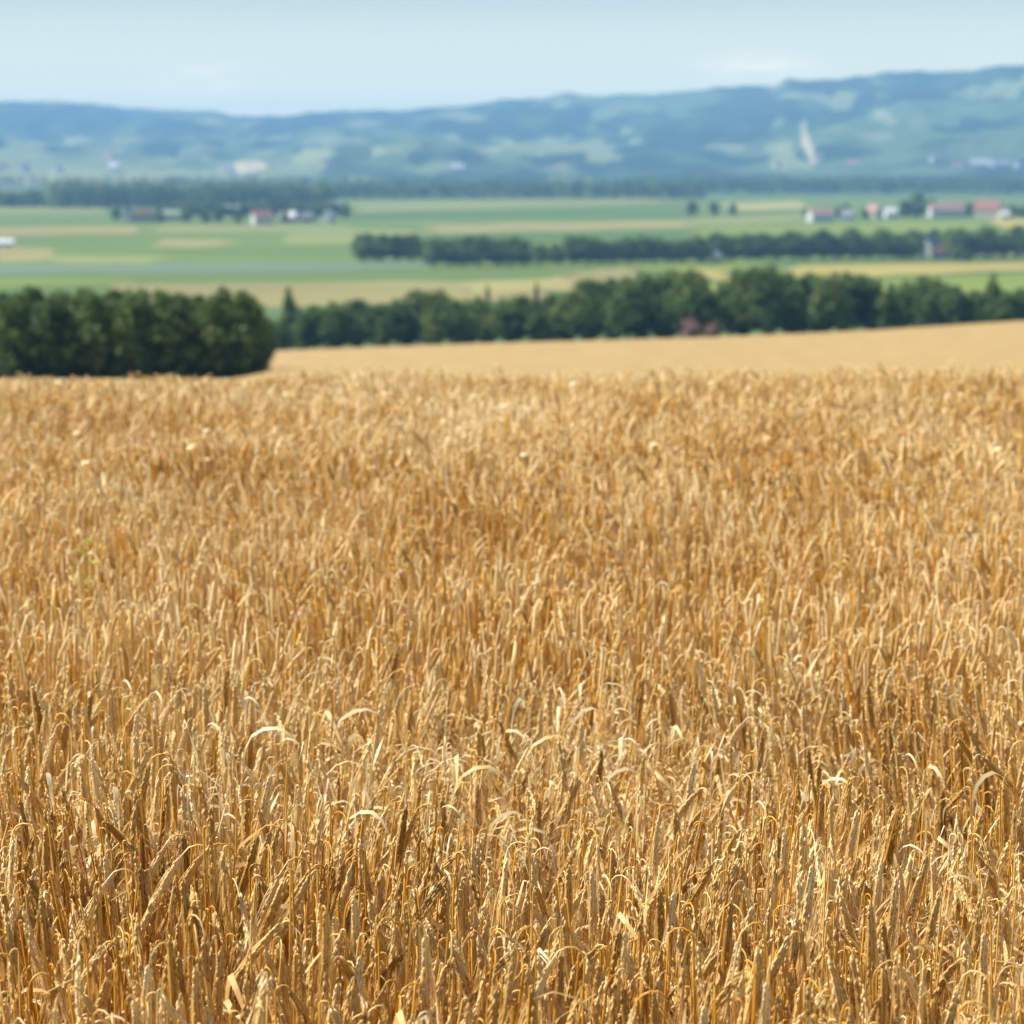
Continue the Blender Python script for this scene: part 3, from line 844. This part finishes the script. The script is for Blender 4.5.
# ------------------------------------------------------------------ barley
def barley_parts(r, lod, droop):
    """one stalk, in its own coordinates: lists of (V, T, tint) for stem, ear, awns, leaf"""
    lean = r.normal() * .035
    H = .71 + .035 * r.normal()
    neck = r.uniform(.006, .028) if r.random() < .82 else r.uniform(.03, .065)
    th_end = r.uniform(2.6, 3.2) if droop else r.uniform(2.2, 2.6)
    le = r.uniform(.08, .112)
    if not droop: H -= .02
    nseg = 5 if lod == 0 else 4
    nexp = r.uniform(.6, 1.5)
    # stem centre line
    pts, th, p = [np.zeros(3)], lean, np.zeros(3)
    for q in range(3):
        p = p + np.array([math.sin(th * (q + 1) / 2), r.normal() * .02, math.cos(th)]) * (H - .03) / 3; pts.append(p.copy())
    if lod < 2: nn = nseg
    else: nn = 3
    for q in range(nn):
        tq = th + (th_end - th) * ((q + .6) / nn) ** nexp
        p = p + np.array([math.sin(tq), r.normal() * .08, math.cos(tq)]) * neck / nn; pts.append(p.copy())
    P = np.array(pts)
    rad = np.interp(np.arange(len(P)), [0, 3, len(P) - 1], [.0021, .0017, .0013]) * (1.0 if lod == 0 else 1.25 if lod == 1 else 1.6)
    tn = r.random()
    Vs, Ts = tube(P, rad, 3)
    stem = (Vs, Ts, np.clip(np.repeat(tn * .62 + .5 * (np.arange(len(P)) / (len(P) - 1)) ** 2, 3), 0, 1))
    # ear centre line
    ep, q0 = [p.copy()], p.copy()
    ne = 7
    curl = r.uniform(-.05, .25)
    for q in range(ne):
        tq = min(th_end + curl * q / ne, 3.25)
        q0 = q0 + np.array([math.sin(tq), 0, math.cos(tq)]) * le / ne; ep.append(q0.copy())
    EP = np.array(ep)
    tw = r.uniform(0, math.pi)
    te = np.clip(.55 + .28 * r.normal(), 0, 1)
    eV, eT, eN, aV, aT, nA = [], [], 0, [], [], 0
    et = []
    def frame(s):
        i_ = min(int(s * ne), ne - 1); f = s * ne - i_
        c = EP[i_] * (1 - f) + EP[i_ + 1] * f
        t = EP[i_ + 1] - EP[i_]; t = t / np.linalg.norm(t)
        y_ = np.array([0, 1., 0]); n_ = np.cross(t, y_)
        return c, t, n_ * math.cos(tw) + y_ * math.sin(tw), -n_ * math.sin(tw) + y_ * math.cos(tw)
    awn_len = r.uniform(.06, .115) if droop else r.uniform(.04, .08)
    if lod == 0:
        ng = 34
        ks_ = np.linspace(0, 1, 8)
        cv, ct = tube(np.array([frame(k_)[0] for k_ in ks_]), np.array([.0012, .0028, .0031, .0031, .0029, .0026, .002, .0008]), 5, .8, tw)
        eV.append(cv); eT.append(ct); eN += len(cv); et += [float(np.clip(te - .12, 0, 1))] * len(cv)
        for g in range(ng):
            s = (g + .3) / ng
            c, t, a, b = frame(s)
            sd = 1 if g % 2 else -1
            wf = 1 - .35 * abs(s - .4) * 1.4
            ax = t + a * sd * .12 + b * r.normal() * .12; ax /= np.linalg.norm(ax)
            o = c + a * sd * .0030 * wf + b * .0012 * r.normal()
            u = np.cross(ax, b); u /= np.linalg.norm(u); v_ = np.cross(ax, u)
            gl, gr = .0165, .0027 * wf
            m = o + ax * gl * .4
            Vg = np.array([o, m + u * gr * 1.05, m + v_ * gr, m - u * gr * 1.05, m - v_ * gr, o + ax * gl])
            Tg = np.array([(0, 2, 1), (0, 3, 2), (0, 4, 3), (0, 1, 4), (1, 2, 5), (2, 3, 5), (3, 4, 5), (4, 1, 5)])
            eV.append(Vg); eT.append(Tg + eN); eN += 6
            et += [np.clip(te + .10 * r.normal(), 0, 1)] * 6
            tip = o + ax * gl
            al = awn_len * (1 - .25 * s) * r.uniform(.75, 1.1)
            dr = t + a * sd * r.uniform(.02, .12) + b * r.normal() * .06
            dr /= np.linalg.norm(dr)
            d2 = dr + np.array([0, 0, -.25]) + r.normal(size=3) * .07; d2 /= np.linalg.norm(d2)
            wv = np.cross(dr, r.normal(size=3)); wv /= np.linalg.norm(wv)
            w0 = .00062
            m1 = tip + dr * al * .5; e1 = m1 + d2 * al * .5
            aV.append(np.array([tip - wv * w0 * 1.3, tip + wv * w0 * 1.3, m1 - wv * w0, m1 + wv * w0, e1]))
            aT.append(np.array([(0, 1, 3), (0, 3, 2), (2, 3, 4)]) + nA); nA += 5
    else:
        if lod == 1:
            ks = np.linspace(0, 1, 9); R_ = np.array([.0016, .0044, .0036, .0050, .0040, .0047, .0036, .0037, .0012])
        else:
            ks = np.linspace(0, 1, 5); R_ = np.array([.0020, .0050, .0052, .0045, .0012])
        R_ = R_ * 1.1
        C = np.array([frame(k)[0] for k in ks])
        Vt, Tt = tube(C, R_ * 1.05, 5 if lod == 1 else 4, .75, tw)
        eV.append(Vt); eT.append(Tt); et = list(np.clip(te + .12 * r.normal(size=len(Vt)), 0, 1))
        na, w0 = (11, .0008) if lod == 1 else (6, .0015)
        for g in range(na):
            s = (g + .5) / na
            c, t, a, b = frame(s)
            dr = t + a * r.normal() * .09 + b * r.normal() * .07; dr /= np.linalg.norm(dr)
            al = awn_len * r.uniform(.8, 1.1)
            e1 = c + dr * (al + .01) + np.array([0, 0, -.012])
            wv = np.cross(dr, r.normal(size=3)); wv /= np.linalg.norm(wv)
            aV.append(np.array([c - wv * w0, c + wv * w0, e1])); aT.append(np.array([(0, 1, 2)]) + nA); nA += 3
    ear = (np.concatenate(eV), np.concatenate(eT), np.array(et))
    av = np.concatenate(aV)
    awn = (av, np.concatenate(aT), np.full(len(av), np.clip(te + .1, 0, 1)))
    leaves = []
    nl = [2, 2, 1][lod]
    for q in range(nl):
        leaves.append(leaf_blade(r, P, lod))
    return stem, ear, awn, leaves


def leaf_blade(r, P, lod, big=1.0):
    hz = r.uniform(.30, .60)
    zz = P[:4, 2]; c = np.array([np.interp(hz, zz, P[:4, 0]), np.interp(hz, zz, P[:4, 1]), hz])
    az, ln, wd = r.uniform(0, 2 * math.pi), (r.uniform(.04, .13) if r.random() < .7 else r.uniform(.13, .20)) * big, r.uniform(.0014, .0040) * (1, 1.3, 1.8)[lod]
    ns = (7, 4, 3)[lod]
    el = r.uniform(.05, .45)
    bend = r.uniform(.2, .8) if r.random() < .4 else r.uniform(2.6, 3.8)
    kink = r.integers(1, ns) if r.random() < .75 else -1
    pts, ws = [c.copy()], []
    tw0, twr = r.uniform(0, 3.1), r.normal() * 2.2
    for q in range(ns):
        if q == kink: el += r.uniform(1.2, 2.6)
        el = min(el + bend / ns * r.uniform(.6, 1.6), 3.1)
        d = np.array([math.cos(az) * math.sin(el), math.sin(az) * math.sin(el), math.cos(el)])
        c = c + d * ln / ns; pts.append(c.copy())
    pts = np.array(pts)
    V_ = []
    for q, pt in enumerate(pts):
        k = q / ns
        wv = np.array([-math.sin(az), math.cos(az), 0]) * math.cos(tw0 + twr * k) + np.array([.3 * math.cos(az), .3 * math.sin(az), .9]) * math.sin(tw0 + twr * k)
        ww = wd * (1 - k ** 2 * .95) * (.6 + .8 * min(1, k * 3))
        V_ += [pt - wv * ww, pt + wv * ww]
    T_ = []
    for q in range(ns):
        T_ += [(2 * q, 2 * q + 1, 2 * q + 3), (2 * q, 2 * q + 3, 2 * q + 2)]
    V_ = np.array(V_)
    return V_, np.array(T_), np.full(len(V_), np.clip(.55 + .3 * r.normal(), 0, 1))


def loose_straw(r, lod):
    """a bent dry straw or torn leaf lying among the stalks"""
    V_, T_, t_ = leaf_blade(r, np.array([[0, 0, 0], [0, 0, .3], [0, 0, .5], [0, 0, .7]]), lod, 1.25)
    V_[:, 2] += r.uniform(.0, .14)
    return V_, T_, np.clip(t_ + .15, 0, 1)


def pack(parts):
    """(V, T, tint, material) of a whole stalk for the standing crop"""
    stem, ear, awn, leaves = parts
    Vv, Tt, tt, mm, n0 = [], [], [], [], 0
    for (v, t, c), m in [(stem, 0), (ear, 1), (awn, 2)] + [(l, 3) for l in leaves]:
        Vv.append(v); Tt.append(t + n0); tt.append(c); mm.append(np.full(len(t), m)); n0 += len(v)
    return np.concatenate(Vv), np.concatenate(Tt), np.concatenate(tt), np.concatenate(mm)


NV = 36
protos0 = [barley_parts(np.random.default_rng(1000 + k), 0, k % 6 != 4) for k in range(NV)]
lods = [[pack(p) for p in protos0],
        [pack(barley_parts(np.random.default_rng(2000 + k), 1, k % 6 != 4)) for k in range(30)],
        [pack(barley_parts(np.random.default_rng(3000 + k), 2, k % 6 != 4)) for k in range(24)]]
# leafy, torn stalks (no ear left, more dry blades)
def torn(seed, lod):
    r = np.random.default_rng(seed)
    st, ear, awn, lv = barley_parts(r, lod, True)
    v, t, c = st
    v = v.copy(); v[:, 2] *= r.uniform(.72, .95)
    lv = lv + [leaf_blade(r, np.array([[0, 0, 0], [0, 0, .3], [0, 0, .5], [0, 0, .65]]), lod, 1.45) for _ in range(4)]
    Vv, Tt, tt, mm, n0 = [], [], [], [], 0
    for (a, b, c_), m in [((v, t, np.clip(c + .2, 0, 1)), 0)] + [(l, 3) for l in lv] + [(loose_straw(r, lod), 3)]:
        Vv.append(a); Tt.append(b + n0); tt.append(c_); mm.append(np.full(len(b), m)); n0 += len(a)
    return np.concatenate(Vv), np.concatenate(Tt), np.concatenate(tt), np.concatenate(mm)


torn_l = [[torn(4000 + k + 100 * l, l) for k in range(16)] for l in range(3)]

DENS = 700
Y0, Y1 = 2.25, 17.5
pts = []
step = 1 / math.sqrt(DENS)
rowy = np.arange(Y0, Y1, step)
for yy in rowy:
    hw_ = 0.2165 * yy + .35
    dk = step if yy < 9 else step * 1.05
    xs = np.arange(-hw_, hw_, dk)
    pts.append(np.stack([xs + rng.uniform(-.6, .6, len(xs)) * step, yy + rng.uniform(-.6, .6, len(xs)) * step], -1))
pts = np.concatenate(pts)
X, Yp = pts[:, 0], pts[:, 1]
# patchiness of the crop
clump = fbm(X * 2.2 + 11, Yp * 1.6, 51, 3)
keep = (clump > .30) | (rng.random(len(X)) < .55)
X, Yp, clump = X[keep], Yp[keep], clump[keep]
NB = len(X)
mess = np.exp(-(((X - .12) / .75) ** 2 + ((Yp - 4.75) / .85) ** 2)) * .75 + np.clip(fbm(X * 1.1, Yp * .8, 61, 3) - .50, 0, 1) * 2.0
is_torn = rng.random(NB) < np.clip(mess, .06, .72)
Zp = crest_base(X, Yp)
Zp = np.where(Yp > 13, ground_z(X, Yp), Zp)
hsc = 1.0 + .11 * (fbm(X * 1.4 + 5, Yp * 1.4, 71, 3) - .5) * 2 + .04 * np.clip(rng.normal(size=NB), -2.5, 1.5) - .06 * np.clip(mess, 0, 1)
rz = rng.uniform(0, 2 * math.pi, NB)
wind = rng.random(NB) < .45                       # part of the ears nod the same way
rz = np.where(wind, rng.normal(math.radians(-100), .65, NB), rz)
lean_a = fbm(X * .8, Yp * .8, 81, 2) * 9
lean_m = np.abs(rng.normal(size=NB)) * .06 + .07 * clump * .6 + .12 * np.clip(mess, 0, 1) * rng.random(NB)
LX, LY = np.cos(lean_a) * lean_m + rng.normal(size=NB) * .03, np.sin(lean_a) * lean_m + rng.normal(size=NB) * .04
dtint = .46 * (fbm(X * 1.6 + 30, Yp * 1.3, 91, 3) - .5) * 2 + .16 * rng.normal(size=NB) + .28 * np.clip((Yp - 5.0) / 7, 0, 1)      # far stalks tinted paler, standing in for sunlit ear tops

# the stalks that show largest become objects of their own
px_, py_ = project(X, Yp, Zp + .62 * hsc)
cand = np.nonzero((px_ > 6) & (px_ < 1018) & (py_ < 1012) & ~is_torn)[0]
cand = cand[np.argsort(Yp[cand])][:300]
single = np.zeros(NB, bool); single[cand] = True


def part_mesh(name, pr, mats):
    return mesh_np(name, pr[0], pr[1], mats, tint=pr[2], smooth=True)


pm = []
for k, (st, ear, awn, lv) in enumerate(protos0):
    pm.append((part_mesh("stem", st, [M_STEM]), part_mesh("ear", ear, [M_EAR]), part_mesh("awns", awn, [M_AWN]), [part_mesh("leaf", l, [M_LEAF]) for l in lv]))
for q in cand:
    k = int(rng.integers(NV))
    e = empty("barley_stalk", (float(X[q]), float(Yp[q]), float(Zp[q])), 0, float(hsc[q]))
    e.rotation_euler = (-float(LY[q]), float(LX[q]), float(rz[q]))
    st, ea, aw, lv = pm[k]
    obj("stem", st, e)
    eo = obj("ear", ea, e)
    obj("beard", aw, eo)
    for l in lv: obj("leaf", l, e)
    if k % 6 != 4: tag(e, "ripe golden barley stalk with a drooping bearded ear in the foremost rows", "barley stalk", "barley stalks of the foremost rows")
    else: tag(e, "ripe golden barley stalk with its bearded ear slanting outward in the foremost rows", "barley stalk", "barley stalks of the foremost rows")

Vall, Tall, Mall, Call, n0 = [], [], [], [], 0
lod_of = np.where(Yp < 5.6, 0, np.where(Yp < 9.0, 1, 2))


def scatter(variants, sel, scale_z=1.0):
    global n0
    which = rng.integers(len(variants), size=len(sel))
    for v, (Vv, Tt, tt, mm) in enumerate(variants):
        s = sel[which == v]
        if not len(s): continue
        c, sn = np.cos(rz[s]), np.sin(rz[s])
        x = Vv[None, :, 0] * c[:, None] - Vv[None, :, 1] * sn[:, None]
        y = Vv[None, :, 0] * sn[:, None] + Vv[None, :, 1] * c[:, None]
        z = np.repeat(Vv[None, :, 2], len(s), 0)
        h = hsc[s][:, None]
        out = np.stack([(x + z * LX[s][:, None]) * h + X[s][:, None], (y + z * LY[s][:, None]) * h + Yp[s][:, None], z * h * (1 - .4 * lean_m[s][:, None] ** 2) + Zp[s][:, None]], -1)
        k = len(Vv)
        Vall.append(out.reshape(-1, 3).astype(np.float32))
        Tall.append((Tt[None] + (n0 + np.arange(len(s)) * k)[:, None, None]).reshape(-1, 3).astype(np.int32))
        Mall.append(np.tile(mm, len(s)).astype(np.int32))
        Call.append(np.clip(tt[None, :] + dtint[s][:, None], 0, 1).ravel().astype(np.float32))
        n0 += k * len(s)


for l in range(3):
    scatter(lods[l], np.nonzero((lod_of == l) & ~is_torn & ~single)[0])
    scatter(torn_l[l], np.nonzero((lod_of == l) & is_torn)[0])
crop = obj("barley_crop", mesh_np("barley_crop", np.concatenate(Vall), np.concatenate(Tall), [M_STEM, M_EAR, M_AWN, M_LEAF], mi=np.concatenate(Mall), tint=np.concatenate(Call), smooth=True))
tag(crop, "dense ripe golden barley covering the foreground field up to its crest", None, None, "stuff")
del Vall, Tall, Mall, Call

# ------------------------------------------------------------------ a green weed among the ears, left
M_WEED = tint_mat("weed_leaf", [(0, (.28, .30, .03)), (1, (.62, .58, .06))], .4, .5, .3)
wy = 6.75
wx = (80 - 512) / F * wy
we = empty("weed", (wx, wy, float(crest_base(np.array([wx]), np.array([wy]))[0])))
mb = MB(); mb.tube([(0, 0, 0), (.01, 0, .4), (0, .01, .82)], [.004, .003, .0015], 5)
obj("stem", mb.mesh("stem", [M_WEED], tint=.2), we)
r = np.random.default_rng(3)
for q in range(11):
    z = .47 + .034 * q
    a = q * 2.4
    ln, wd = .075 - .003 * q, .018
    d = np.array([math.cos(a), math.sin(a), .55]); sd = np.array([-math.sin(a), math.cos(a), 0])
    P0 = np.array([0, 0, z])
    Vv = [P0, P0 + d * ln * .4 + sd * wd, P0 + d * ln * .4 - sd * wd, P0 + d * ln * .75 + sd * wd * .7 + [0, 0, -.008], P0 + d * ln * .75 - sd * wd * .7 + [0, 0, -.008], P0 + d * ln + [0, 0, -.025]]
    me = mesh_np("leaf", np.array(Vv), np.array([(0, 1, 2), (1, 3, 2), (2, 3, 4), (3, 5, 4)]), [M_WEED], tint=np.full(6, r.random()))
    obj("leaf", me, we)
tag(we, "small yellow green weed standing among the ears at the left", "weed")

# ------------------------------------------------------------------ haze over the valley
hm_, hn = new_mat("valley_haze")
pv = hn.nodes.new("ShaderNodeVolumePrincipled")
pv.inputs["Color"].default_value = (0.28, 0.60, 1.0, 1)
pv.inputs["Density"].default_value = 1.3e-4
pv.inputs["Anisotropy"].default_value = 0.0
ho = hn.nodes.new("ShaderNodeOutputMaterial")
hn.links.new(pv.outputs[0], ho.inputs["Volume"])
hz_top = float(HZ.max()) + 3
mb = MB(); mb.box(-5600, 5600, -60, 12100, PLAIN - 6, hz_top)
tag(obj("haze", mb.mesh("haze", [hm_])), "pale blue summer haze filling the valley", None, None, "stuff")
